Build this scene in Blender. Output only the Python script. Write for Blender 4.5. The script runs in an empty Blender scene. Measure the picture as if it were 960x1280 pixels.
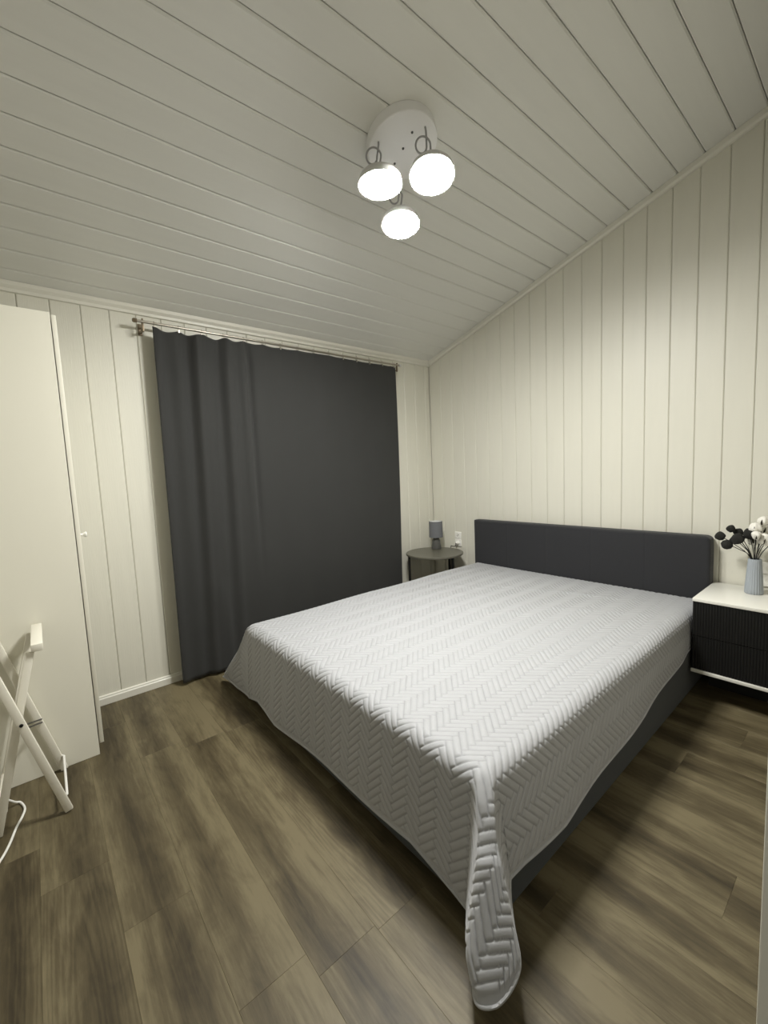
import bpy, bmesh, math, random
import numpy as np
from mathutils import Vector, Matrix

sc = bpy.context.scene
COL = sc.collection
random.seed(7)
R_ = math.radians

# ------------------------------------------------------------------ camera
YAW, PIT, ROL, FPX = .8795, -.0943, -.0448, 523.98
fw = Vector((-math.sin(YAW)*math.cos(PIT), math.cos(YAW)*math.cos(PIT), math.sin(PIT)))
rt = Vector((math.cos(YAW), math.sin(YAW), 0.0))
up = rt.cross(fw)
cr = rt*math.cos(ROL) + up*math.sin(ROL)
cu = -rt*math.sin(ROL) + up*math.cos(ROL)
cam_d = bpy.data.cameras.new('camera')
cam_d.sensor_fit = 'HORIZONTAL'
cam_d.sensor_width = 36.0
cam_d.lens = FPX/960.0*36.0
cam_d.clip_start = 0.01
cam = bpy.data.objects.new('camera', cam_d)
COL.objects.link(cam)
M = Matrix((cr, cu, -fw)).transposed().to_4x4()
M.translation = Vector((3.036, -3.1845, 1.3454))
cam.matrix_world = M
sc.camera = cam

# ------------------------------------------------------------------ world, exposure
w = bpy.data.worlds.new('hall_light')
sc.world = w
w.use_nodes = True
w.node_tree.nodes['Background'].inputs[0].default_value = (.93, .97, 1.0, 1)
w.node_tree.nodes['Background'].inputs[1].default_value = 0.42
LAMP_STRENGTH = 350.0         # radiance of the three spot diffusers
LAMP_COLOR = (1.0, .99, .95, 1)
sc.view_settings.view_transform = 'Standard'
sc.view_settings.look = 'None'
sc.view_settings.gamma = 1.0
sc.view_settings.use_curve_mapping = False
sc.view_settings.exposure = 0.0

# ------------------------------------------------------------------ materials
class NT:
    def __init__(s, name):
        s.m = bpy.data.materials.new(name)
        s.m.use_nodes = True
        s.n = s.m.node_tree.nodes
        s.l = s.m.node_tree.links
        s.b = s.n['Principled BSDF']
    def node(s, t, **kw):
        n = s.n.new(t)
        for k, v in kw.items():
            if k in n.inputs.keys():
                n.inputs[k].default_value = v
            else:
                setattr(n, k, v)
        return n
    def link(s, a, b): s.l.new(a, b)

def plain(name, col, rough=.5, metal=0.0, bump=0.0, scale=200.0, var=0.0, vscale=6.0, stretch=(1, 1, 1), spec=.5, sheen=0.0):
    t = NT(name)
    b = t.b
    b.inputs['Roughness'].default_value = rough
    b.inputs['Metallic'].default_value = metal
    b.inputs['Specular IOR Level'].default_value = spec
    if sheen: b.inputs['Sheen Weight'].default_value = sheen
    tc = t.node('ShaderNodeTexCoord')
    mp = t.node('ShaderNodeMapping')
    mp.inputs['Scale'].default_value = stretch
    t.link(tc.outputs['Object'], mp.inputs['Vector'])
    nz = t.node('ShaderNodeTexNoise', Scale=vscale, Detail=4.0)
    t.link(mp.outputs[0], nz.inputs['Vector'])
    mx = t.node('ShaderNodeMix', data_type='RGBA')
    c2 = tuple(max(0, c*(1-var)) for c in col)
    c1 = tuple(min(1, c*(1+var)) for c in col)
    mx.inputs[6].default_value = (*c2, 1)
    mx.inputs[7].default_value = (*c1, 1)
    t.link(nz.outputs['Fac'], mx.inputs[0])
    t.link(mx.outputs[2], b.inputs['Base Color'])
    if bump:
        n2 = t.node('ShaderNodeTexNoise', Scale=scale, Detail=3.0)
        t.link(mp.outputs[0], n2.inputs['Vector'])
        bp = t.node('ShaderNodeBump', Strength=bump, Distance=.002)
        t.link(n2.outputs['Fac'], bp.inputs['Height'])
        t.link(bp.outputs[0], b.inputs['Normal'])
    return t.m

WALL = plain('painted_board_cream', (.70, .685, .595), .45, bump=.25, scale=60, var=.035, vscale=8, stretch=(3, 3, .25))
HIDDENWALL = plain('plain_back_wall', (.45, .43, .37), .6)
WALLGAP = plain('painted_groove', (.66, .645, .56), .7)
CEIL = plain('painted_ceiling_board', (.735, .735, .695), .5, bump=.25, scale=60, var=.03, vscale=8, stretch=(3, .25, 3))
CEILGAP = plain('ceiling_groove', (.22, .21, .18), .8)
TRIM = plain('white_trim_paint', (.74, .725, .645), .4, var=.02)
LAMINATE = plain('white_laminate', (.82, .80, .69), .32, var=.012, vscale=3)
WHITEWOOD = plain('white_painted_wood', (.84, .81, .70), .35, bump=.1, scale=40, var=.02)
WHITEPLASTIC = plain('white_plastic', (.86, .85, .80), .3)
DARKHOLE = plain('socket_hole_black', (.02, .02, .02), .5)
DARKPLASTIC = plain('black_plastic', (.025, .025, .025), .4)
CURTAIN = plain('charcoal_blackout_fabric', (.0225, .0228, .0212), .85, bump=.35, scale=420, var=.10, vscale=5, sheen=.15)
HEADB = plain('dark_grey_upholstery', (.0205, .021, .024), .9, bump=.5, scale=600, var=.12, vscale=90, sheen=.1)
BASEF = plain('slate_grey_bed_base_fabric', (.050, .056, .058), .9, bump=.5, scale=600, var=.08, vscale=90, sheen=.1)
MATTR = plain('mattress_ticking', (.6, .6, .58), .9)
NICKEL = plain('brushed_nickel', (.42, .39, .33), .32, 1.0)
BRACKETM = plain('bronze_bracket', (.20, .16, .11), .4, .8)
BLACKFLUTE = plain('black_fluted_lacquer', (.0085, .0085, .008), .55, var=.1, spec=.3)
NSTOP = plain('nightstand_white', (.82, .81, .74), .25, var=.012)
PLINTH = plain('black_plinth', (.01, .01, .01), .7)
TABLETOP = plain('dark_bronze_tabletop', (.115, .110, .085), .38, var=.10, vscale=20)
BLACKMETAL = plain('black_metal', (.015, .015, .014), .4, .6)
SHADE = plain('grey_lampshade_fabric', (.15, .155, .165), .9, bump=.3, scale=500)
SHADEIN = plain('lampshade_white_lining', (.8, .8, .78), .8)
LAMPBASE = plain('grey_glazed_ceramic', (.085, .085, .08), .22)
VASE = plain('blue_grey_ceramic', (.36, .395, .43), .4, var=.03)
DARKBOLL = plain('black_dried_cotton', (.018, .018, .015), .95, bump=.8, scale=160, var=.3, vscale=60)
WHITEBOLL = plain('white_cotton', (.85, .83, .76), .95, bump=.8, scale=160, var=.04, vscale=60)
STEM = plain('black_stem', (.012, .011, .010), .8)
SEPAL = plain('dark_sepal', (.035, .028, .02), .9)
LIGHTMETAL = plain('white_lamp_enamel', (.62, .62, .60), .35)
PLATE = plain('white_ceiling_plate', (.82, .82, .82), .35)
CABLEG = plain('grey_lamp_cable', (.33, .33, .33), .5)
SCREW = plain('dark_screw', (.08, .08, .08), .5)
PIPE = plain('quilt_binding', (.41, .415, .425), .8)

def emis(name, col, s):
    t = NT(name)
    t.b.inputs['Base Color'].default_value = (.9, .9, .9, 1)
    t.b.inputs['Emission Color'].default_value = col
    t.b.inputs['Emission Strength'].default_value = s
    return t.m
GLOW = emis('led_diffuser', LAMP_COLOR, LAMP_STRENGTH)

def quilt_mat():
    t = NT('light_grey_quilted_microfibre')
    b = t.b
    b.inputs['Roughness'].default_value = .62
    b.inputs['Sheen Weight'].default_value = .25
    b.inputs['Sheen Roughness'].default_value = .4
    tc = t.node('ShaderNodeTexCoord')
    n = t.node('ShaderNodeTexNoise', Scale=35.0, Detail=5.0)
    t.link(tc.outputs['Object'], n.inputs['Vector'])
    at = t.node('ShaderNodeAttribute', attribute_name='stitch')
    mx = t.node('ShaderNodeMix', data_type='RGBA')
    mx.inputs[6].default_value = (.37, .375, .387, 1)
    mx.inputs[7].default_value = (.41, .415, .427, 1)
    t.link(n.outputs['Fac'], mx.inputs[0])
    m2 = t.node('ShaderNodeMix', data_type='RGBA')
    m2.inputs[6].default_value = (.285, .29, .298, 1)
    t.link(at.outputs['Fac'], m2.inputs[0])
    t.link(mx.outputs[2], m2.inputs[7])
    t.link(m2.outputs[2], b.inputs['Base Color'])
    n2 = t.node('ShaderNodeTexNoise', Scale=260.0, Detail=3.0)
    t.link(tc.outputs['Object'], n2.inputs['Vector'])
    bp = t.node('ShaderNodeBump', Strength=.25, Distance=.001)
    t.link(n2.outputs['Fac'], bp.inputs['Height'])
    t.link(bp.outputs[0], b.inputs['Normal'])
    return t.m
QUILT = quilt_mat()

def plank_mat():
    t = NT('smoked_oak_vinyl_plank')
    b = t.b
    b.inputs['Roughness'].default_value = .48
    b.inputs['Specular IOR Level'].default_value = .35
    tc = t.node('ShaderNodeTexCoord')
    oi = t.node('ShaderNodeObjectInfo')
    sx = t.node('ShaderNodeSeparateXYZ')
    t.link(tc.outputs['Object'], sx.inputs[0])
    rz = t.node('ShaderNodeMath', operation='MULTIPLY'); rz.inputs[1].default_value = 37.0
    t.link(oi.outputs['Random'], rz.inputs[0])
    def vec(kx, ky, kz=1.0):
        c = t.node('ShaderNodeCombineXYZ')
        for i, (src, k) in enumerate(((sx.outputs[0], kx), (sx.outputs[1], ky), (rz.outputs[0], kz))):
            m = t.node('ShaderNodeMath', operation='MULTIPLY'); m.inputs[1].default_value = k
            t.link(src, m.inputs[0]); t.link(m.outputs[0], c.inputs[i])
        return c.outputs[0]
    # broad tone bands along the plank
    n1 = t.node('ShaderNodeTexNoise', Scale=1.0, Detail=3.0, Roughness=.55, Distortion=.6)
    t.link(vec(1.9, 10.0), n1.inputs['Vector'])
    # dark heart streak in the middle of the plank, light sapwood at its long sides
    sh_ = t.node('ShaderNodeMath', operation='MULTIPLY_ADD'); sh_.inputs[1].default_value = .11; sh_.inputs[2].default_value = -.045
    t.link(oi.outputs['Random'], sh_.inputs[0])
    sb_ = t.node('ShaderNodeMath', operation='ADD'); t.link(sx.outputs[1], sb_.inputs[0]); t.link(sh_.outputs[0], sb_.inputs[1])
    ab = t.node('ShaderNodeMath', operation='ABSOLUTE'); t.link(sb_.outputs[0], ab.inputs[0])
    ed = t.node('ShaderNodeMapRange'); ed.inputs['From Min'].default_value = .005; ed.inputs['From Max'].default_value = .09
    ed.inputs['To Min'].default_value = 0.0; ed.inputs['To Max'].default_value = 1.0
    t.link(ab.outputs[0], ed.inputs['Value'])
    # cathedral grain
    wv = t.node('ShaderNodeTexWave', wave_type='RINGS', rings_direction='SPHERICAL')
    wv.inputs['Scale'].default_value = 2.2; wv.inputs['Distortion'].default_value = 7.0
    wv.inputs['Detail'].default_value = 3.0; wv.inputs['Detail Scale'].default_value = 1.6
    t.link(vec(1.0, 14.0, .9), wv.inputs['Vector'])
    # fine pores
    n2 = t.node('ShaderNodeTexNoise', Scale=1.0, Detail=5.0, Roughness=.7)
    t.link(vec(14.0, 150.0), n2.inputs['Vector'])
    # knots / smoky patches
    n3 = t.node('ShaderNodeTexNoise', Scale=1.0, Detail=4.0, Roughness=.6, Distortion=1.2)
    t.link(vec(4.5, 12.0, 1.7), n3.inputs['Vector'])
    def madd(a, k, base):
        m = t.node('ShaderNodeMath', operation='MULTIPLY_ADD'); m.inputs[1].default_value = k
        t.link(a, m.inputs[0])
        if isinstance(base, (int, float)): m.inputs[2].default_value = base
        else: t.link(base, m.inputs[2])
        return m.outputs[0]
    v = madd(n1.outputs['Fac'], .90, -.36)
    v = madd(ed.outputs[0], .36, v)
    v = madd(wv.outputs['Fac'], .13, v)
    v = madd(n2.outputs['Fac'], .34, v)
    v = madd(n3.outputs['Fac'], .55, v)
    v = madd(oi.outputs['Random'], .14, v)
    mr = t.node('ShaderNodeMapRange'); mr.inputs['From Min'].default_value = .30; mr.inputs['From Max'].default_value = 1.12
    t.link(v, mr.inputs['Value'])
    rp = t.node('ShaderNodeValToRGB')
    e = rp.color_ramp.elements
    e[0].position = 0.0; e[0].color = (.022, .0165, .0080, 1)
    e[1].position = 1.0; e[1].color = (.158, .131, .074, 1)
    for p, c in ((.30, (.048, .0368, .0185, 1)), (.62, (.088, .070, .0368, 1))):
        x = e.new(p); x.color = c
    t.link(mr.outputs[0], rp.inputs[0])
    t.link(rp.outputs[0], b.inputs['Base Color'])
    rr = t.node('ShaderNodeMapRange'); rr.inputs['To Min'].default_value = .56; rr.inputs['To Max'].default_value = .42
    t.link(n2.outputs['Fac'], rr.inputs['Value']); t.link(rr.outputs[0], b.inputs['Roughness'])
    bp = t.node('ShaderNodeBump', Strength=.25, Distance=.0012)
    t.link(n2.outputs['Fac'], bp.inputs['Height'])
    t.link(bp.outputs[0], b.inputs['Normal'])
    return t.m
PLANK = plank_mat()
UNDERFLOOR = plain('floor_underlay', (.05, .04, .026), .9)

# ------------------------------------------------------------------ helpers
WLOC = {}
def link_obj(name, data, loc, parent):
    o = bpy.data.objects.new(name, data)
    COL.objects.link(o)
    loc = Vector(loc)
    WLOC[o.name] = loc
    if parent is not None:
        o.parent = parent
        o.location = loc - WLOC[parent.name]
    else:
        o.location = loc
    return o

def empty(name, loc, label, cat, group=None):
    o = link_obj(name, None, loc, None)
    o.empty_display_size = .1
    o['label'] = label; o['category'] = cat
    if group: o['group'] = group
    return o

def tag(o, label, cat, group=None):
    o['label'] = label; o['category'] = cat
    if group: o['group'] = group
    return o

def mesh(name, verts, faces, mat, parent=None, smooth=False, origin=None, angle=None):
    v = [Vector(p) for p in verts]
    if origin is None:
        lo = Vector([min(p[i] for p in v) for i in range(3)]); hi = Vector([max(p[i] for p in v) for i in range(3)])
        origin = (lo+hi)/2
    origin = Vector(origin)
    me = bpy.data.meshes.new(name)
    me.from_pydata([p-origin for p in v], [], faces)
    me.materials.append(mat)
    bm = bmesh.new(); bm.from_mesh(me)
    bmesh.ops.recalc_face_normals(bm, faces=bm.faces)
    bm.to_mesh(me); bm.free()
    if smooth:
        me.polygons.foreach_set('use_smooth', [True]*len(me.polygons))
        if angle: me.set_sharp_from_angle(angle=R_(angle))
    return link_obj(name, me, origin, parent)

def bm_obj(name, bm, mat, parent=None, smooth=True, angle=40, origin=None):
    bmesh.ops.recalc_face_normals(bm, faces=bm.faces)
    if origin is None:
        lo = Vector([min(p.co[i] for p in bm.verts) for i in range(3)]); hi = Vector([max(p.co[i] for p in bm.verts) for i in range(3)])
        origin = (lo+hi)/2
    origin = Vector(origin)
    bmesh.ops.translate(bm, verts=bm.verts, vec=-origin)
    me = bpy.data.meshes.new(name); bm.to_mesh(me); bm.free()
    me.materials.append(mat)
    if smooth:
        me.polygons.foreach_set('use_smooth', [True]*len(me.polygons))
        me.set_sharp_from_angle(angle=R_(angle))
    return link_obj(name, me, origin, parent)

def box_into(bm, lo, hi, bev=0.0, seg=2, mat=None):
    lo, hi = Vector(lo), Vector(hi)
    r = bmesh.ops.create_cube(bm, size=1.0)
    vs = r['verts']
    for v in vs:
        v.co = Vector(((lo[i]+hi[i])/2 + v.co[i]*(hi[i]-lo[i]) for i in range(3)))
    if mat is not None:
        bmesh.ops.transform(bm, matrix=mat, verts=vs)
    if bev:
        es = list({e for v in vs for e in v.link_edges})
        bmesh.ops.bevel(bm, geom=es, offset=bev, segments=seg, profile=.5, affect='EDGES')

def box(name, lo, hi, mat, parent=None, bev=0.0, seg=2, origin=None):
    bm = bmesh.new(); box_into(bm, lo, hi, bev, seg)
    return bm_obj(name, bm, mat, parent, origin=origin)

def beam(name, p, q, wdir, wid, thick, mat, parent=None, bev=.003):
    """rectangular bar from p to q; wdir = direction of its wide face"""
    p, q = Vector(p), Vector(q)
    z = (q-p).normalized(); x = Vector(wdir); x = (x - z*x.dot(z)).normalized(); y = z.cross(x)
    m = Matrix((x, y, z)).transposed().to_4x4(); m.translation = (p+q)/2
    L = (q-p).length
    bm = bmesh.new()
    box_into(bm, (-wid/2, -thick/2, -L/2), (wid/2, thick/2, L/2), bev)
    bmesh.ops.transform(bm, matrix=m, verts=bm.verts)
    return bm_obj(name, bm, mat, parent)

def tube_into(bm, pts, r, n=8, caps=True):
    pts = [Vector(p) for p in pts]
    rr = r if isinstance(r, (list, tuple)) else [r]*len(pts)
    rings = []
    t0 = (pts[1]-pts[0]).normalized()
    a = t0.orthogonal().normalized()
    for i, p in enumerate(pts):
        if i == 0: t = t0
        elif i == len(pts)-1: t = (pts[-1]-pts[-2]).normalized()
        else: t = (pts[i+1]-pts[i-1]).normalized()
        a = (a - t*a.dot(t)).normalized(); b = t.cross(a)
        rings.append([bm.verts.new(p + (a*math.cos(2*math.pi*k/n) + b*math.sin(2*math.pi*k/n))*rr[i]) for k in range(n)])
    for i in range(len(rings)-1):
        for k in range(n):
            bm.faces.new((rings[i][k], rings[i][(k+1) % n], rings[i+1][(k+1) % n], rings[i+1][k]))
    if caps:
        bm.faces.new(rings[0][::-1]); bm.faces.new(rings[-1])

def tube(name, pts, r, mat, parent=None, n=8):
    bm = bmesh.new(); tube_into(bm, pts, r, n)
    return bm_obj(name, bm, mat, parent, angle=60)

def smooth_path(pts, k=6):
    """Catmull-Rom through the points"""
    P = [Vector(p) for p in pts]; P = [2*P[0]-P[1]] + P + [2*P[-1]-P[-2]]
    out = []
    for i in range(1, len(P)-2):
        for j in range(k):
            t = j/k
            a, b, c, d = P[i-1:i+3]
            out.append(.5*((2*b)+(c-a)*t+(2*a-5*b+4*c-d)*t*t+(3*b-a-3*c+d)*t**3))
    out.append(P[-2]); return out

def lathe_into(bm, prof, n=32, mat=None, ribs=0, rib=0.0, caps=True):
    rings = []
    for (r, z) in prof:
        ring = []
        for k in range(n):
            a = 2*math.pi*k/n
            q = r*(1 + (rib*(.5+.5*math.cos(ribs*a)) if ribs and r > .005 else 0))
            v = Vector((q*math.cos(a), q*math.sin(a), z))
            if mat is not None: v = mat @ v
            ring.append(bm.verts.new(v))
        rings.append(ring)
    for i in range(len(rings)-1):
        for k in range(n):
            bm.faces.new((rings[i][k], rings[i][(k+1) % n], rings[i+1][(k+1) % n], rings[i+1][k]))
    if caps and prof[0][0] > 1e-6: bm.faces.new(rings[0][::-1])
    if caps and prof[-1][0] > 1e-6: bm.faces.new(rings[-1])

def lathe(name, prof, mat, parent=None, n=32, m=None, angle=35, ribs=0, rib=0.0, caps=True):
    bm = bmesh.new(); lathe_into(bm, prof, n, m, ribs, rib, caps)
    bmesh.ops.remove_doubles(bm, verts=bm.verts, dist=1e-5)
    return bm_obj(name, bm, mat, parent, angle=angle)

def extrude(name, prof, f0, f1, mat, parent=None):
    """closed 2-D profile placed by f0 and f1 (profile point -> 3-D) at the two ends"""
    n = len(prof)
    v = [f0(p) for p in prof] + [f1(p) for p in prof]
    faces = [list(range(n))[::-1], list(range(n, 2*n))] + [[i, (i+1) % n, n+(i+1) % n, n+i] for i in range(n)]
    return mesh(name, v, faces, mat, parent)

# ------------------------------------------------------------------ room shell
HC, T = 2.43, .2942           # ceiling: z = HC + T x
XF, YL = 2.97, -3.75          # front wall (door side) and left wall
cz = lambda x: HC + T*x
def struct(o): o['kind'] = 'structure'; return o

floor = struct(box('floor', (-.1, YL-.1, -.08), (XF+.10, .1, -.008), UNDERFLOOR))
# planks run along x, rows along y
ROW = .1922; PL = 1.30; y0 = -2.527
row_off = {-5: 1.06, -4: 1.30, -3: .32, -2: .74, -1: .812, 0: .828, 1: .25, 2: 1.12, 3: .70, 4: .18, 5: .95, 6: .45, 7: 1.2, 8: .62, 9: .05, 10: .9, 11: .38, 12: 1.16}
def plank(x0, x1, ya, yb):
    g = .0001; c = .0005
    xa, xb, ya, yb = x0+g, x1-g, ya+g, yb-g
    v = [(xa, ya, -.008), (xb, ya, -.008), (xb, yb, -.008), (xa, yb, -.008),
         (xa, ya, -c), (xb, ya, -c), (xb, yb, -c), (xa, yb, -c),
         (xa+c, ya+c, 0), (xb-c, ya+c, 0), (xb-c, yb-c, 0), (xa+c, yb-c, 0)]
    f = [(8, 9, 10, 11)]
    for a in (0, 4):
        for i in range(4):
            j = (i+1) % 4
            f.append((a+i, a+j, a+4+j, a+4+i))
    mesh('plank', v, f, PLANK, floor)
for r in range(-7, 15):
    ya = y0 + r*ROW; yb = ya+ROW
    ya, yb = max(ya, YL), min(yb, 0.0)
    if yb-ya < .01: continue
    off = row_off.get(r, random.uniform(0, PL))
    xs = [0.0] + [off + PL*k for k in range(-1, 4) if .04 < off+PL*k < XF+.06] + [XF+.10]
    for a, b in zip(xs, xs[1:]): plank(a, b, ya, yb)

# wall with the headboard (y = 0)
def gable(x0, x1, ya, yb, lift=.1):
    v = [(x0, ya, -.08), (x1, ya, -.08), (x1, ya, cz(x1)+lift), (x0, ya, cz(x0)+lift)]
    v += [(p[0], yb, p[2]) for p in v]
    return v, [(0, 1, 2, 3), (7, 6, 5, 4), (0, 4, 5, 1), (1, 5, 6, 2), (2, 6, 7, 3), (3, 7, 4, 0)]
v, f = gable(-.1, XF+.1, .016, .11)
wall_right = struct(mesh('wall_right', v, f, WALLGAP))
def board_profile(a, b, g=.0007, c=.0045, d=.0040):   # half gap, chamfer width, chamfer depth
    return [(a+g, .016), (a+g, d), (a+g+c, 0), (b-g-c, 0), (b-g, d), (b-g, .016)]
BW = .14
xs = [0.0] + [.01+BW*i for i in range(1, 22) if .01+BW*i < XF] + [XF]
for a, b in zip(xs, xs[1:]):
    extrude('board', board_profile(a, b), lambda p: (p[0], p[1], 0.0), lambda p: (p[0], p[1], cz(p[0])-.004), WALL, wall_right)

# curtain wall (x = 0)
wall_back = struct(box('wall_back', (-.11, YL-.1, -.08), (-.016, .1, HC+.05), WALLGAP))
KW = .1409
ys = [YL] + [-3.1657+KW*i for i in range(-4, 23) if YL+.01 < -3.1657+KW*i < -.02] + [0.0]
for a, b in zip(ys, ys[1:]):
    extrude('board', board_profile(a, b), lambda p: (-p[1], p[0], 0.0), lambda p: (-p[1], p[0], HC-.006), WALL, wall_back)

# hidden walls behind the camera
v, f = gable(-.1, XF+.1, YL, YL-.1)
wall_left = struct(mesh('wall_left', v, f, HIDDENWALL))
DY0, DY1, DZ = -2.45, -3.36, 2.08      # doorway in which the photographer stands
bmf = bmesh.new()
def pier(bm, ya, yb, za):
    box_into(bm, (XF, ya, za), (XF+.10, yb, cz(XF)+.12))
pier(bmf, DY0+.02, .1, -.08); pier(bmf, YL-.1, DY1-.02, -.08); pier(bmf, DY1-.02, DY0+.02, DZ)
wall_front = struct(bm_obj('wall_front', bmf, HIDDENWALL, smooth=False))
bmt = bmesh.new()
box_into(bmt, (XF-.023, DY0, 0.001), (XF+.10, DY0+.019, DZ-.002), .002)
box_into(bmt, (XF-.016, DY1-.019, 0.001), (XF+.10, DY1, DZ-.002), .002)
struct(bm_obj('trim_3', bmt, TRIM, smooth=False))

# plain hallway wall and floor beyond the doorway, behind the photographer
struct(box('wall_hall', (4.25, -4.7, -.08), (4.35, -1.5, 2.6), HIDDENWALL))
struct(box('floor_hall', (XF+.1005, -4.7, -.08), (4.25, -1.5, -.001), UNDERFLOOR))

# sloped board ceiling
v = [(-.1, YL-.1, cz(-.1)+.016), (XF+.1, YL-.1, cz(XF+.1)+.016), (XF+.1, .1, cz(XF+.1)+.016), (-.1, .1, cz(-.1)+.016)]
v += [(p[0], p[1], p[2]+.09) for p in v]
ceiling = struct(mesh('ceiling', v, [(0, 1, 2, 3), (7, 6, 5, 4), (0, 4, 5, 1), (1, 5, 6, 2), (2, 6, 7, 3), (3, 7, 4, 0)], CEILGAP))
CWX = .1353
xs = [0.0] + [.1108+CWX*i for i in range(0, 24) if .1108+CWX*i < XF-.02] + [XF]
for a, b in zip(xs, xs[1:]):
    extrude('board', board_profile(a, b, .0018, .0055, .0055), lambda p: (p[0], YL, cz(p[0])+p[1]), lambda p: (p[0], -.001, cz(p[0])+p[1]), CEIL, ceiling)

# trims
ct = [(0, 0), (0, -.045), (.012, -.045), (.014, -.030), (.026, -.018), (.030, -.002), (.030, 0)]
struct(extrude('trim_1', [(0, 0), (0, -.042), (.020, -.042), (.030, -.030), (.030, 0)],
       lambda p: (.031, -p[0]-.0005, cz(.031)+p[1]-.001), lambda p: (XF-.002, -p[0]-.0005, cz(XF-.002)+p[1]-.001), TRIM))
struct(extrude('trim_2', ct, lambda p: (p[0]+.0005, YL+.002, cz(p[0])+p[1]-.001), lambda p: (p[0]+.0005, -.001, cz(p[0])+p[1]-.001), TRIM))
bb = [(0, .0005), (.017, .0005), (.017, .040), (.012, .046), (.012, .053), (.008, .057), (0, .057)]
struct(extrude('baseboard_back', bb, lambda p: (p[0]+.0005, YL+.7, p[1]), lambda p: (p[0]+.0005, -.019, p[1]), TRIM))
struct(extrude('baseboard_right', bb, lambda p: (.001, -p[0]-.0005, p[1]), lambda p: (XF-.02, -p[0]-.0005, p[1]), TRIM))

# ------------------------------------------------------------------ ceiling lamp
LX, LY = 1.52, -1.73
nC = Vector((T, 0, -1)).normalized()          # into the room
def frame_from(n, origin):
    z = Vector(n).normalized(); x = Vector((0, 1, 0)); x = (x - z*x.dot(z)).normalized(); y = z.cross(x)
    m = Matrix((x, y, z)).transposed().to_4x4(); m.translation = Vector(origin); return m
lamp_o = Vector((LX, LY, cz(LX)-.0005))
lamp = empty('ceiling_spotlight', lamp_o, 'white round ceiling lamp with three glowing disc spotlights on looped cables', 'lamp')
mC = frame_from(nC, lamp_o)
lathe('base_plate', [(0, 0), (.163, 0), (.163, .046), (.160, .050), (0, .050)], PLATE, lamp, 48, mC)
for (px, py) in ((.075, -.01), (.0, .0), (-.075, .01)):
    lathe('screw', [(0, .049), (.006, .049), (.005, .053), (0, .054)], SCREW, lamp, 10, mC @ Matrix.Translation((py, px, 0)))
heads = [((1.541, -1.885, 2.612), (.02, -.03, -1), (1.500, -1.850)),
         ((1.708, -1.730, 2.622), (.16, -.20, -1), (1.645, -1.700)),
         ((1.372, -1.610, 2.612), (.14, -.14, -1), (1.415, -1.640))]
for i, (c, n, top) in enumerate(heads):
    c = Vector(c)
    m = frame_from(n, c)
    h = lathe('lamp_head', [(0, -.062), (.018, -.062), (.024, -.056), (.050, -.050), (.078, -.038), (.094, -.018), (.098, 0), (.098, .006), (.091, .006), (.090, -.004), (0, -.004)], LIGHTMETAL, lamp, 40, m)
    lathe('diffuser', [(0, -.002), (.0895, -.002), (.0885, .006), (.083, .012), (.065, .016), (.035, .0185), (0, .019)], GLOW, h, 40, m)
    b = m @ Vector((0, 0, -.060))
    t = Vector((top[0], top[1], cz(top[0])-.034))
    # looped cable
    d = Vector((b-t)); s = Vector((-d.y, d.x, 0))
    s = s.normalized() if s.length > .01 else Vector((1, 0, 0))
    s = cr.normalized()*(-1 if i != 1 else -1)
    mid = t.lerp(b, .55); pts = [t, t.lerp(b, .2)]
    rr = .028
    for k in range(0, 13):
        a = 2*math.pi*k/12
        pts.append(mid + s*rr*(1-math.cos(a)) + Vector((0, 0, 1))*rr*1.25*math.sin(-a) + Vector((.012, .012, 0))*(k/12-.5))
    pts += [t.lerp(b, .88), b]
    tube('cable', smooth_path(pts, 4), .0042, CABLEG, lamp, 8)

# ------------------------------------------------------------------ wardrobe
wr = empty('wardrobe', (.29, -3.35, 0), 'tall white laminate wardrobe at the left end of the curtain wall', 'wardrobe')
WX0, WX1, WY0, WY1, WZ = .022, .561, -3.64, -3.056, 2.137
box('side_panel', (WX1-.017, WY0, .001), (WX1, WY1, WZ), LAMINATE, wr, .0008, 1)
box('side_panel', (WX0, WY0, .001), (WX0+.017, WY1, WZ), LAMINATE, wr, .0008, 1)
box('top_panel', (WX0+.017, WY0, WZ-.018), (WX1-.017, WY1, WZ), LAMINATE, wr, .0008, 1)
box('back_panel', (WX0+.017, WY0, .05), (WX1-.017, WY0+.006, WZ-.018), LAMINATE, wr)
box('bottom_panel', (WX0+.017, WY0, .060), (WX1-.017, WY1-.004, .078), LAMINATE, wr)
box('plinth', (WX0+.017, WY1-.035, .001), (WX1-.017, WY1-.018, .060), LAMINATE, wr)
dr = box('door', (WX0+.001, WY1+.0035, .058), (WX1+.0015, WY1+.0215, WZ-.010), LAMINATE, wr, .0012, 2)
mk = Matrix.Translation((.535, WY1+.0215, 1.109)) @ Matrix.Rotation(R_(-90), 4, 'X')
k = lathe('knob', [(0, 0), (.007, 0), (.006, .010), (.011, .016), (.0135, .022), (.0115, .026), (0, .027)], WHITEPLASTIC, dr, 20, mk)

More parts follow.
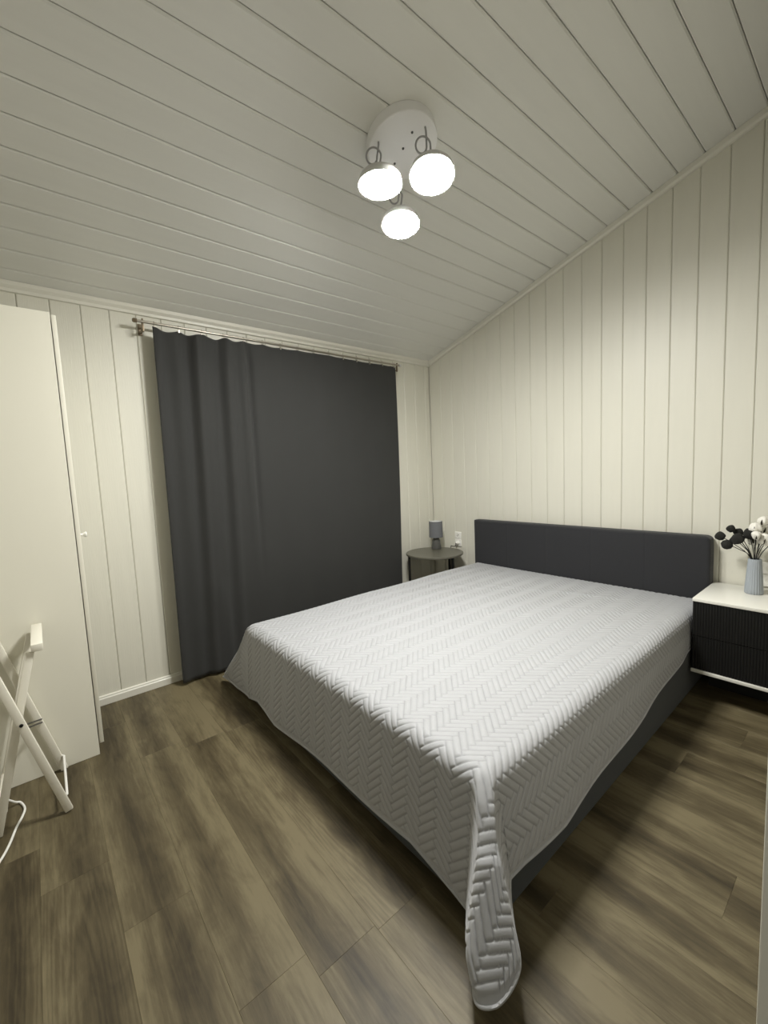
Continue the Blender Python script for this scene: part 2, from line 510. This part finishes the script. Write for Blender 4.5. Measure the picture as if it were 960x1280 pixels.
# ------------------------------------------------------------------ folding stand
st = empty('folding_stand', (.75, -3.30, 0), 'white wooden folding stand with crossed legs beside the wardrobe', 'stand')
ya = lambda z: -3.196-.265*z
yc = lambda z: -3.421+.231*z
for x in (.915, .582):
    beam('outer_leg', (x, ya(.008), .008), (x, ya(.86), .86), (0, 1, 0), .028, .018, WHITEWOOD, st)
for x in (.890, .607):
    beam('inner_leg', (x, yc(.008), .008), (x, yc(.70), .70), (0, 1, 0), .028, .016, WHITEWOOD, st)
beam('rail', (.582, -3.236, .716), (.908, -3.236, .716), (0, 1, 0), .038, .030, WHITEWOOD, st)
beam('rail', (.57, ya(.865), .865), (.93, ya(.865), .865), (0, 1, 0), .04, .022, WHITEWOOD, st)
beam('rail', (.602, yc(.10), .10), (.895, yc(.10), .10), (0, 1, 0), .03, .016, WHITEWOOD, st)
tube('stretcher', [(.582, -3.206, .078), (.597, -3.196, .078), (.895, -3.200, .066), (.910, -3.212, .066)], .0052, WHITEPLASTIC, st, 8)
bmh = bmesh.new()
for dz in (0, .016):
    tube_into(bmh, [(.905, -3.312, .404+dz), (.594, -3.259, .272+dz*1.0)], .0036, 6)
bm_obj('locking_stay', bmh, BLACKMETAL, st)
for x in (.9255, .5715):
    pass
lathe('pivot_bolt', [(0, 0), (.007, 0), (.006, .004), (0, .005)], BLACKMETAL, st, 10, Matrix.Translation((.9238, ya(.43), .43)) @ Matrix.Rotation(R_(90), 4, 'Y'))

# white cable on the floor
cab = [(.735, -3.455, .20), (.742, -3.425, .13), (.735, -3.405, .07), (.715, -3.375, .02), (.712, -3.357, .006), (.767, -3.342, .005), (.817, -3.349, .005), (.879, -3.367, .005), (.962, -3.384, .005), (1.034, -3.407, .005), (1.12, -3.45, .005), (1.16, -3.55, .005)]
tag(tube('power_cable', smooth_path(cab, 6), .0045, WHITEPLASTIC, None, 8), 'white power cable lying curved on the floor beside the white stand', 'cable')

# ------------------------------------------------------------------ curtain and rod
RZ, RX = 2.322, .092
rod = empty('curtain_rod', (RX, -1.55, RZ), 'thin metal curtain rod along the top of the boarded wall', 'curtain rod')
tube('pole', [(RX, -2.615, RZ), (RX, -.492, RZ)], .0078, NICKEL, rod, 12)
for y, s in ((-2.615, -1), (-.492, 1)):
    lathe('end_cap', [(0, 0), (.0125, 0), (.0125, .018), (.009, .024), (0, .025)], BRACKETM if s < 0 else LIGHTMETAL, rod, 14, Matrix.Translation((RX, y, RZ)) @ Matrix.Rotation(R_(-90*s), 4, 'X'))
for y in (-2.585, -.515):
    bm = bmesh.new()
    box_into(bm, (.0005, y-.012, RZ-.060), (.006, y+.012, RZ+.010), .001)
    box_into(bm, (.004, y-.005, RZ-.052), (RX-.004, y+.005, RZ-.040), .001)
    box_into(bm, (RX-.012, y-.006, RZ-.058), (RX+.002, y+.006, RZ-.006), .001)
    box_into(bm, (RX-.006, y-.004, RZ+.008), (RX+.006, y+.004, RZ+.018), .001)
    bm_obj('bracket', bm, BRACKETM, rod)

CY0, CY1 = -2.535, -.545
clips = [CY0+.012 + (CY1-CY0-.024)*i/14 for i in range(15)]
def curtain_pt(u, v):
    """u 0..1 from left to right, v 0..1 from top to bottom"""
    y = CY0 + (CY1-CY0)*u
    d = 0.0
    def g(c, w, a, slant=0.0, v0=0.0, v1=2.0, fade=.3):
        cc = c + slant*v
        e = min(1, max(0, (v-v0)/.05+1))*min(1, max(0, (v1-v)/fade))
        return a*math.exp(-((y-cc)/w)**2)*e
    d += g(-2.284, .030, .024, -.03) - g(-2.335, .035, .016, -.03) + g(-2.235, .03, .010, -.03)
    d -= g(-2.145, .035, .018, -.02) - g(-2.090, .030, .014, -.02)
    d += g(-1.985, .025, .010, .02, 0, .75) - g(-1.935, .02, .013, .02, .05, .80)
    d -= g(-2.46, .05, .012, 0.0) - g(-2.515, .03, .010)
    d += .004*math.sin(9.0*y+.6) + .0025*math.sin(23*y+2.1*v) + .003*math.sin(4.1*v+3*y)
    d += .006*v*math.sin(5.2*y+1.0)
    # lower left fold
    d += g(-2.43, .05, .012, .25, .75, 2)
    # gathered wave near the clips
    top = max(0, 1-v/.09)
    near = 0.0
    for a, b in zip(clips, clips[1:]):
        if a <= y <= b: near = math.sin(math.pi*(y-a)/(b-a))
    left = max(.14, min(1, (-1.5-y)/.7+.14))
    d += .010*near*top*left
    z0 = RZ-.022 - .018*near*left
    z = z0 + (.018-z0)*v
    yy = y - .030*v*(.6+.4*u) + (.006*math.sin(5*v) if u > .97 else 0)
    return (.100+(1.5-.7*min(1, v*1.3))*d + .012*v, yy, z)
NU, NV = 260, 90
vv = [curtain_pt(i/NU, (j/NV)**1.15) for j in range(NV+1) for i in range(NU+1)]
ff = [(j*(NU+1)+i, j*(NU+1)+i+1, (j+1)*(NU+1)+i+1, (j+1)*(NU+1)+i) for j in range(NV) for i in range(NU)]
cur = mesh('curtain', vv, ff, CURTAIN, None, True, origin=(.10, -1.54, .02))
sm = cur.modifiers.new('thickness', 'SOLIDIFY'); sm.thickness = .003; sm.offset = 0
tag(cur, 'charcoal grey curtain hanging flat with a few folds at its left', 'curtain')
bmr = bmesh.new()
ring0 = None
for y in clips:
    bm = bmesh.new()
    pts = [(RX+.0145*math.cos(a), y, RZ-.003+.0145*math.sin(a)) for a in [2*math.pi*k/14 for k in range(15)]]
    tube_into(bm, pts, .0014, 5, False)
    box_into(bm, (RX-.001, y-.005, RZ-.034), (RX+.0105, y+.005, RZ-.016), .0005, 1)
    bm_obj('clip_ring', bm, NICKEL, rod)
bmr.free()

# ------------------------------------------------------------------ bed
bed = empty('bed', (1.487, -1.2, 0), 'double bed with dark grey upholstered headboard and slate base', 'bed')
bm = bmesh.new()
HX0, HX1 = .600, 2.369
seams = [HX0 + (HX1-HX0)*k for k in (.2, .4, .6, .8)]
NXh = 220; prof = []
# headboard: soft upholstered slab with faint vertical channels
def hb_front(x, z):
    d = 0.0
    for s in seams: d += .0018*math.exp(-((x-s)/.005)**2)
    e = min((x-HX0)*2, HX1-x, .872-z)
    rr = .018
    if e < rr: d += rr - math.sqrt(max(0, rr*rr-(rr-e)**2))
    return -.100 + d
zs = [.02+(.852-.02)*i/12 for i in range(13)] + [.872-.018*(1-math.sin(a*math.pi/12)) for a in range(1, 7)]
xs = [HX0+.018*(1-math.cos(a*math.pi/12)) for a in range(0, 7)]
q = list(np.linspace(HX0+.018, HX1-.018, 150))
for s in seams: q += [s-.008, s-.004, s, s+.004, s+.008]
xs += sorted(q)[1:] + [HX1-.018*(1-math.cos(a*math.pi/12)) for a in range(5, -1, -1)]
RC = .035
def rounded(x, z):
    cx_, cz_ = HX1-RC, .872-RC
    if z > cz_ and x > HX1-RC:
        a, b_ = x-cx_, z-cz_; m_ = max(abs(a), abs(b_)); L_ = math.hypot(a, b_)
        if L_ > 1e-9: return cx_+a*m_/L_, cz_+b_*m_/L_
    return x, z
g = [[bm.verts.new((rounded(x, z)[0], hb_front(x, z), rounded(x, z)[1])) for x in xs] for z in zs]
for j in range(len(zs)-1):
    for i in range(len(xs)-1):
        bm.faces.new((g[j][i], g[j][i+1], g[j+1][i+1], g[j+1][i]))
bk = {}
per = [g[0][i] for i in range(len(xs))] + [g[j][-1] for j in range(1, len(zs))] + [g[-1][i] for i in range(len(xs)-2, -1, -1)] + [g[j][0] for j in range(len(zs)-2, 0, -1)]
back = [bm.verts.new((p.co.x, -.019, p.co.z)) for p in per]
for i in range(len(per)):
    j = (i+1) % len(per); bm.faces.new((per[i], per[j], back[j], back[i]))
bm.faces.new(back)
bm_obj('headboard', bm, HEADB, bed, angle=50)
box('base', (.622, -2.287, .004), (2.356, -.101, .270), BASEF, bed, .012, 3)
box('mattress', (.640, -2.255, .270), (2.325, -.103, .455), MATTR, bed, .05, 4)

# ------------------------------------------------------------------ quilted bedspread
def herring(s, t, n=4, W=.0235):
    """height 0..1 of herringbone quilting at cloth point (s, t) in metres; columns run along t"""
    c = math.sqrt(.5)
    p = ((s-2.2400)*c + t*c)/W
    q = (-(s-2.2400)*c + t*c)/W
    i = np.floor(p); j = np.floor(q); fp = p-i; fq = q-j
    k = np.mod(i-j, 2*n)
    hor = k < n
    dl = np.where(hor, k+fp, k-n); dr = np.where(hor, n-(k+fp), 0)
    # horizontal patch: spans n cells in p, one in q
    d_h = np.minimum(np.minimum(k+fp, n-(k+fp)), np.minimum(fq, 1-fq))
    # vertical patch: column i, cells j with (i-j) mod 2n in n..2n-1
    kv = k-n
    pos = (n-1-kv)+fq
    d_v = np.minimum(np.minimum(pos, n-pos), np.minimum(fp, 1-fp))
    d = np.where(hor, d_h, d_v)
    return d*W

STEP = .0032
XL, XR, YF, YB, ZT = .655, 2.304, -2.244, -.112, .476
RAD = .052
def interp(x, xs_, ys_): return np.interp(x, xs_, ys_)
def Hr_of(y): return RAD*1.5708 + (ZT-RAD) - interp(y, [-2.3, -2.17, -1.94, -1.46, -1.09, -.57, -.1], [.165, .172, .158, .203, .236, .272, .29])
def Hf_of(x): return RAD*1.5708 + (ZT-RAD) - interp(x, [.60, .70, .80, .92, 1.04, 1.45, 1.75, 2.06, 2.25, 2.32], [.030, .055, .085, .080, .060, .078, .095, .103, .066, .050])
HL = .52
nl, nr, nf = int(HL/STEP), int(.34/STEP), int(.46/STEP)
nm = int((XR-XL)/STEP); nt = int((YB-YF)/STEP)
su = np.concatenate([-np.arange(nl, 0, -1)/nl, np.arange(0, nm+1)/nm, 1+np.arange(1, nr+1)/nr])   # <0 left drape, 0..1 top, >1 right drape
tv = np.concatenate([-np.arange(nf, 0, -1)/nf, np.arange(0, nt+1)/nt])                          # <0 foot drape
U, V = np.meshgrid(su, tv)
X0 = XL + np.clip(U, 0, 1)*(XR-XL); Y0 = YF + np.clip(V, 0, 1)*(YB-YF)
aR = np.clip(U-1, 0, None); aL = np.clip(-U, 0, None); b = np.clip(-V, 0, None)
hr = Hr_of(Y0); hl = np.full_like(hr, HL); hf = Hf_of(X0)
A = aR*hr + aL*hl          # overhang lengths along the cloth
B = b*hf
side = np.where(aR > 0, 1.0, np.where(aL > 0, -1.0, 0.0))
corner = (np.abs(side) > 0) & (b > 0)
# round the cloth corners
Hs = np.where(side > 0, hr, hl)
mx = np.maximum(A/Hs, B/hf); mx = np.where(mx == 0, 1, mx)
ex, ey = A/Hs/mx, B/hf/mx                      # on the unit square edge
pw = np.where(side > 0, 3.4, 3.2)
gsc = 1.0/np.power(np.power(ex, pw)+np.power(ey, pw), 1/pw)
gsc = np.where(corner, gsc, 1.0)
A = A*gsc; B = B*gsc
def prof(d):
    th = np.clip(d/RAD, 0, math.pi/2)
    hang = np.clip(d-RAD*math.pi/2, 0, None)
    return RAD*np.sin(th), RAD*(1-np.cos(th)) + hang, hang
oA, dA, hA = prof(A); oB, dB, hB = prof(B)
flareR = np.interp(Y0, [-2.4, -1.9, -1.2, -.62, -.50, -.1], [.13, .16, .17, .10, .035, .03])
flareF = .085 + .02*np.sin(X0*7.0)
PX = X0 + side*(oA + hA*np.where(side > 0, flareR, .10))
PY = Y0 - (oB + hB*flareF)
PZ = ZT - dA - dB
# dog-ears at the two foot corners
rho = np.hypot(A, B); phi = np.arctan2(B, A)
oc, dc, hc = prof(rho)
for sgn, e, phc, ear, wmax in ((1, (.66, -.75), R_(55), .44, .062), (-1, (-.975, -.22), R_(40), .68, .026)):
    mk_ = corner & (side == sgn)
    root = np.array([XR if sgn > 0 else XL, YF])
    u = np.where(phi < phc, (phi-phc)/phc, (phi-phc)/(math.pi/2-phc))      # -1 right/left side, +1 foot side
    lat = np.array([-e[1], e[0]])*-sgn                                     # towards the foot face
    au = np.abs(u)
    r0_ = np.clip(rho-.03, 0, None)
    Eo = np.where(r0_ < .17, .72*r0_, .1224+.50*(r0_-.17)) if sgn > 0 else ear*r0_
    shape = np.clip(1-au**2.6, 0, 1)
    fl = np.sin(np.clip(au/.42, 0, 1)*math.pi/2)
    wid = .021 + (wmax-.021)*np.clip((rho-.14)/.24, 0, 1)**1.2
    wid = wid*np.clip(1.0-.35*np.clip((rho-.40)/.12, 0, 1), 0, 1)
    back_ = np.clip((au-.62)/.38, 0, 1); back_ = back_*back_*(3-2*back_)
    # points where the plain drapes end
    fl_r = flareR if sgn > 0 else .10
    rx = np.where(u < 0, sgn*(oc+hc*fl_r), 0.0); ry = np.where(u < 0, 0.0, -(oc+hc*flareF))
    ang = (u+1)/2*math.pi/2
    bx = sgn*oc*np.cos(ang); by = -oc*np.sin(ang)
    mixk = np.clip((rho-.01)/.08, 0, 1); mixk = mixk*mixk*(3-2*mixk)
    # dog-ear position
    ex_ = e[0]*(RAD*.9+Eo*shape) + lat[0]*np.sign(u)*fl*wid
    ey_ = e[1]*(RAD*.9+Eo*shape) + lat[1]*np.sign(u)*fl*wid
    ex_ = ex_*(1-back_) + rx*back_; ey_ = ey_*(1-back_) + ry*back_
    cx_ = bx*(1-mixk) + ex_*mixk; cy_ = by*(1-mixk) + ey_*mixk
    drop = dc.copy()
    ridge = np.sqrt(np.clip(rho**2-(Eo*shape)**2, 0, None))
    if sgn > 0:
        # arc length of the ridge: steep outward slope first, then hanging down
        rg = np.where(r0_ < .17, r0_*.694, .118+(r0_-.17)*.866)
        ridge = rho - (r0_ - rg)*shape
    drop = np.where(rho > .03, np.minimum(dc, RAD*.25+ridge*.985), dc)
    PX = np.where(mk_, root[0]+cx_, PX); PY = np.where(mk_, root[1]+cy_, PY); PZ = np.where(mk_, ZT-drop, PZ)
PZ = np.maximum(PZ, .010)
# soft unevenness of the top
top = np.clip(1-(A+B)/.06, 0, 1)
wr_ = .004*np.sin(3.1*X0+1.2*Y0) + .003*np.sin(7.3*(X0*.5-Y0)+1.0)
for (cx0, cy0, L, wd, am, an) in ((1.05, -.85, .30, .025, .006, 25), (1.35, -.62, .34, .022, .005, 20), (1.55, -1.15, .36, .03, .005, 28), (1.95, -.75, .30, .025, .005, 30), (.95, -1.25, .25, .02, .0045, 22), (1.75, -.45, .30, .03, .006, 15), (1.2, -1.0, .3, .02, .004, 24)):
    ca, sa = math.cos(R_(an)), math.sin(R_(an))
    p = (X0-cx0)*ca+(Y0-cy0)*sa; q = -(X0-cx0)*sa+(Y0-cy0)*ca
    wr_ += am*np.exp(-(p/L)**2-(q/wd)**2)
PZ = PZ + top*wr_ + top*.012*np.sin(np.clip((X0-XL)/(XR-XL), 0, 1)*math.pi)*np.sin(np.clip((Y0-YF)/(YB-YF), 0, 1)*math.pi)
# waviness of the hanging cloth
hang = np.clip((hA+hB)/.25, 0, 1)*(~corner)
PX += side*.006*np.sin(9*Y0+1)*hang
PY -= (b > 0)*.007*np.sin(8*X0+.4)*hang*(~corner)
P = np.stack([PX, PY, PZ], -1)
du = np.gradient(P, axis=1); dv = np.gradient(P, axis=0)
N = np.cross(du, dv); N /= np.maximum(np.linalg.norm(N, axis=-1, keepdims=True), 1e-9)
S_ = X0 + side*A; T_ = Y0 - B
dist = herring(S_, T_)
edge = np.minimum(np.minimum(1-np.abs(np.where(U > 1, U-1, np.where(U < 0, -U, 0))), 1-b)*.35, 10)
fade = np.clip((edge-.012)/.01, 0, 1)
hgt = .0046*(1-np.exp(-dist/.0024))*fade
P2 = P + N*hgt[..., None]
nv, nu = U.shape
me = bpy.data.meshes.new('bedspread')
idx = np.arange(nv*nu).reshape(nv, nu)
quads = np.stack([idx[:-1, :-1], idx[:-1, 1:], idx[1:, 1:], idx[1:, :-1]], -1).reshape(-1, 4)
org = np.array([1.48, -1.2, .2])
me.vertices.add(nv*nu); me.vertices.foreach_set('co', (P2.reshape(-1, 3)-org).astype(np.float32).ravel())
me.loops.add(len(quads)*4); me.loops.foreach_set('vertex_index', quads.ravel().astype(np.int32))
me.polygons.add(len(quads)); me.polygons.foreach_set('loop_start', np.arange(0, len(quads)*4, 4, dtype=np.int32))
me.polygons.foreach_set('use_smooth', np.ones(len(quads), bool))
me.update(calc_edges=True); me.validate()
at = me.attributes.new('stitch', 'FLOAT', 'POINT')
at.data.foreach_set('value', (1-(1-np.clip(dist/.0028, 0, 1))*fade).astype(np.float32).ravel())
me.materials.append(QUILT)
quilt = link_obj('bedspread', me, org, None)
tag(quilt, 'light grey quilted bedspread with herringbone stitching draped over the bed', 'bedspread')
# binding around the hem
hem = [P[j, 0] for j in range(nv-1, 0, -3)] + [P[0, i] for i in range(0, nu, 3)] + [P[j, nu-1] for j in range(0, nv, 3)]
tube('binding', hem, .0048, PIPE, quilt, 6)

# ------------------------------------------------------------------ round side table and lamp
TX, TY, TZ = .305, -.325, .570
tb = empty('side_table', (TX, TY, 0), 'round dark side table on thin black legs in the corner', 'table')
lathe('tabletop', [(0, TZ-.020), (.262, TZ-.020), (.269, TZ-.016), (.270, TZ-.004), (.266, TZ), (0, TZ)], TABLETOP, tb, 64, Matrix.Translation((TX, TY, 0)))
for a in (-5, -124, 97):
    dx, dy = math.cos(R_(a)), math.sin(R_(a))
    beam('leg', (TX+.245*dx, TY+.245*dy, .002), (TX+.245*dx, TY+.245*dy, TZ-.019), (dx, dy, 0), .020, .020, BLACKMETAL, tb, .002)
bm = bmesh.new()
for a in (-5, -124, 97):
    dx, dy = math.cos(R_(a)), math.sin(R_(a))
    tube_into(bm, [(TX, TY, TZ-.027), (TX+.240*dx, TY+.240*dy, TZ-.027)], .006, 8)
bm_obj('under_frame', bm, BLACKMETAL, tb)

lx, ly = .205, -.190
tl = empty('table_lamp', (lx, ly, TZ), 'small table lamp with grey drum shade and grey ceramic base', 'lamp')
mL = Matrix.Translation((lx, ly, TZ+.0005))
lathe('lamp_base', [(0, 0), (.043, 0), (.047, .004), (.047, .018), (.045, .05), (.040, .085), (.030, .106), (.016, .114), (.010, .116), (.010, .130), (0, .130)], LAMPBASE, tl, 32, mL)
sh = lathe('lamp_shade', [(.066, .118), (.0675, .118), (.0655, .275), (.0640, .275), (.0640, .272)], SHADE, tl, 40, mL, caps=False)
bm = bmesh.new()
prs = [(.0655, .1185), (.0635, .2745)]
lathe_into(bm, [(.0655, .119), (.0632, .2742)], 40, mL, caps=False)
bm_obj('lining', bm, SHADEIN, sh)
bm = bmesh.new()
tube_into(bm, [(lx-.063, ly, TZ+.262), (lx+.063, ly, TZ+.262)], .0015, 6)
tube_into(bm, [(lx, ly-.063, TZ+.262), (lx, ly+.063, TZ+.262)], .0015, 6)
tube_into(bm, [(lx, ly, TZ+.128), (lx, ly, TZ+.262)], .004, 8)
bm_obj('shade_carrier', bm, BLACKMETAL, sh)
lathe('bulb', [(0, .132), (.012, .134), (.013, .15), (.024, .175), (.024, .195), (.012, .214), (0, .217)], WHITEPLASTIC, tl, 20, Matrix.Translation((lx+.001, ly, TZ)))

# ------------------------------------------------------------------ wall sockets
def socket(x, zc, label, plug=False):
    s = empty('wall_socket', (x, -.0005, zc), label, 'socket')
    for k, dz in enumerate((.036, -.036)):
        box('cover_plate', (x-.040, -.011, zc+dz-.0355), (x+.040, -.0006, zc+dz+.0355), WHITEPLASTIC, s, .004, 2)
        m = Matrix.Translation((x, -.011, zc+dz)) @ Matrix.Rotation(R_(90), 4, 'X')
        d = lathe('socket_well', [(0, .0003), (.0200, .0003), (.0205, .0022), (.0225, .0022), (.0228, 0), (0, 0)], WHITEPLASTIC, s, 24, m)
        if plug and k == 1: continue
        for h in (-.0095, .0095):
            lathe('pin_hole', [(0, 0), (.0042, 0), (.0042, .0007), (0, .0007)], DARKHOLE, d, 10, m @ Matrix.Translation((h*math.cos(.5), h*math.sin(.5), .0002)))
    return s
socket(.330, .655, 'white double wall socket above the round table, beside the headboard', True)
pg = empty('power_plug', (.332, -.012, .620), 'small plug with a dark cord in the socket by the round table', 'plug')
lathe('plug_body', [(0, 0), (.018, 0), (.018, .012), (.011, .024), (.006, .034), (0, .034)], WHITEPLASTIC, pg, 18, Matrix.Translation((.332, -.0135, .620)) @ Matrix.Rotation(R_(90), 4, 'X'))
tube('cord', smooth_path([(.332, -.047, .620), (.338, -.056, .600), (.325, -.058, .588), (.290, -.055, .586), (.262, -.040, .575), (.255, -.03, .45), (.25, -.028, .30)], 5), .0040, DARKPLASTIC, pg, 6)
socket(2.632, .665, 'white double wall socket behind the vase above the nightstand')

# ------------------------------------------------------------------ nightstand
NX0, NX1, NY = 2.374, 2.824, -.465
ns = empty('nightstand', (2.6, -.24, 0), 'nightstand with white top and black fluted drawers beside the bed', 'nightstand')
box('top', (NX0, NY, .566), (NX1, -.020, .583), NSTOP, ns, .0015, 2)
box('bottom_board', (NX0, NY, .163), (NX1, -.020, .181), NSTOP, ns, .0015, 2)
box('side_panel', (NX0+.001, NY+.022, .1812), (NX0+.017, -.020, .5658), PLINTH, ns)
box('side_panel', (NX1-.017, NY+.022, .1812), (NX1-.001, -.020, .5658), PLINTH, ns)
box('back_panel', (NX0+.017, -.030, .1812), (NX1-.017, -.022, .5658), PLINTH, ns)
nrib = 36
for za, zb in ((.1835, .3715), (.3745, .5635)):
    pr = []
    x0, x1 = NX0+.0015, NX1-.0015
    for k in range(nrib):
        a = x0+(x1-x0)*k/nrib; b_ = (x1-x0)/nrib
        for s in range(6):
            th = math.pi*(s/6)
            pr.append((a + b_*(1-math.cos(th))/2, NY+.008-.0032*math.sin(th)))
    pr += [(x1, NY+.008), (x1, NY+.020), (x0, NY+.020)]
    o = extrude('drawer_front', pr, lambda p: (p[0], p[1], za), lambda p: (p[0], p[1], zb), BLACKFLUTE, ns)
box('plinth', (NX0+.03, -.22, .001), (NX1-.03, -.05, .163), PLINTH, ns)

# vase with dried flowers
VX, VY, VZ = 2.583, -.165, .5835
vs = empty('vase', (VX, VY, VZ), 'ribbed blue grey ceramic vase on the nightstand', 'vase')
lathe('vase_body', [(0, 0), (.036, 0), (.0385, .004), (.0375, .03), (.0335, .10), (.0285, .175), (.0275, .192), (.0262, .195), (.0245, .192), (.026, .17), (.031, .08), (.034, .012), (0, .010)], VASE, vs, 96, Matrix.Translation((VX, VY, VZ)), 60, 22, .085)

def boll(center, axis, r, mat, parent, seed, lobes=5, squash=1.0):
    rnd = random.Random(seed)
    bm = bmesh.new()
    bmesh.ops.create_icosphere(bm, subdivisions=3, radius=1.0)
    ph = rnd.uniform(0, 6)
    m = frame_from(axis, center)
    for v in bm.verts:
        a = math.atan2(v.co.y, v.co.x); k = math.hypot(v.co.x, v.co.y)
        f = 1 + .13*k*math.cos(lobes*a+ph) + .05*math.sin(5*v.co.z+ph) + rnd.uniform(-.035, .035)
        v.co = m @ Vector((v.co.x*f*r, v.co.y*f*r, v.co.z*f*r*squash))
    return bm_obj('boll', bm, mat, parent, angle=180)

def flower(head, r, dark, label, group, seed, extra=None):
    rnd = random.Random(seed)
    H = Vector(head)
    base = Vector((VX+rnd.uniform(-.010, .010), VY+rnd.uniform(-.010, .010), VZ+.022))
    d0 = (H-base)
    mouth = Vector((VX+max(-.018, min(.018, d0.x*.14)), VY+max(-.015, min(.015, d0.y*.14)), VZ+.195))
    mid = mouth.lerp(H, .55) + Vector((0, 0, .012))
    ax = (H-mid).normalized()
    stem_top = H - ax*r*.6
    o = empty('cotton_flower', base, label, 'flower', group)
    tube('stem', smooth_path([base, mouth, mid, stem_top], 5), .0021, STEM, o, 6)
    r *= 1.05 if dark else 1.28
    boll(H, ax, r, DARKBOLL if dark else WHITEBOLL, o, seed, 5 if not dark else 4, 1.08)
    # sepals hugging the boll
    bm = bmesh.new()
    m = frame_from(ax, H)
    for k in range(4):
        a = k*math.pi/2 + rnd.uniform(-.2, .2)
        ring = []
        for s, (hh, ww) in enumerate(((-.95, .10), (-.75, .24), (-.45, .22), (-.05, .12), (.30, .02))):
            rad = r*1.10*math.sqrt(max(.03, 1-hh*hh))
            for sg in (-1, 1):
                aa = a + sg*ww*.9
                ring.append(bm.verts.new(m @ Vector((rad*math.cos(aa), rad*math.sin(aa), hh*r*1.05))))
        for s in range(4):
            bm.faces.new((ring[2*s], ring[2*s+1], ring[2*s+3], ring[2*s+2]))
    bm_obj('sepal', bm, SEPAL if not dark else DARKBOLL, o)
    return o
dk = [((2.427, -.170, .893), .0215, 'black dried flower head farthest left in the vase'),
      ((2.460, -.175, .847), .0245, 'lowest black dried flower head, hanging left of the vase'),
      ((2.473, -.160, .938), .0180, 'topmost small black dried flower head on the left of the bunch'),
      ((2.500, -.125, .915), .0200, 'black dried flower head at the upper middle of the dark cluster'),
      ((2.512, -.195, .888), .0260, 'large black dried flower head in the middle of the dark cluster'),
      ((2.553, -.150, .912), .0280, 'large black dried flower head nearest the white cotton heads'),
      ((2.487, -.120, .868), .0210, 'black dried flower head tucked low at the back of the dark cluster')]
for i, (h, r, l) in enumerate(dk):
    flower(h, r, True, l, 'black dried flowers in the vase', 20+i)
wt = [((2.578, -.150, .948), .0210, 'white cotton head rising behind the black flower heads'),
      ((2.606, -.130, .985), .0195, 'topmost white cotton head of the bunch'),
      ((2.590, -.200, .915), .0165, 'small white cotton head just right of the black cluster'),
      ((2.618, -.160, .888), .0235, 'round white cotton head hanging lowest on the right of the vase'),
      ((2.606, -.085, .930), .0180, 'white cotton head in the middle of the white cluster'),
      ((2.566, -.120, .872), .0200, 'white cotton head drooping behind the dark stems'),
      ((2.654, -.140, .950), .0220, 'white cotton head at the right edge of the bunch'),
      ((2.673, -.160, .905), .0210, 'white cotton head low at the far right of the bunch')]
for i, (h, r, l) in enumerate(wt):
    flower(h, r, False, l, 'white cotton stems in the vase', 50+i)
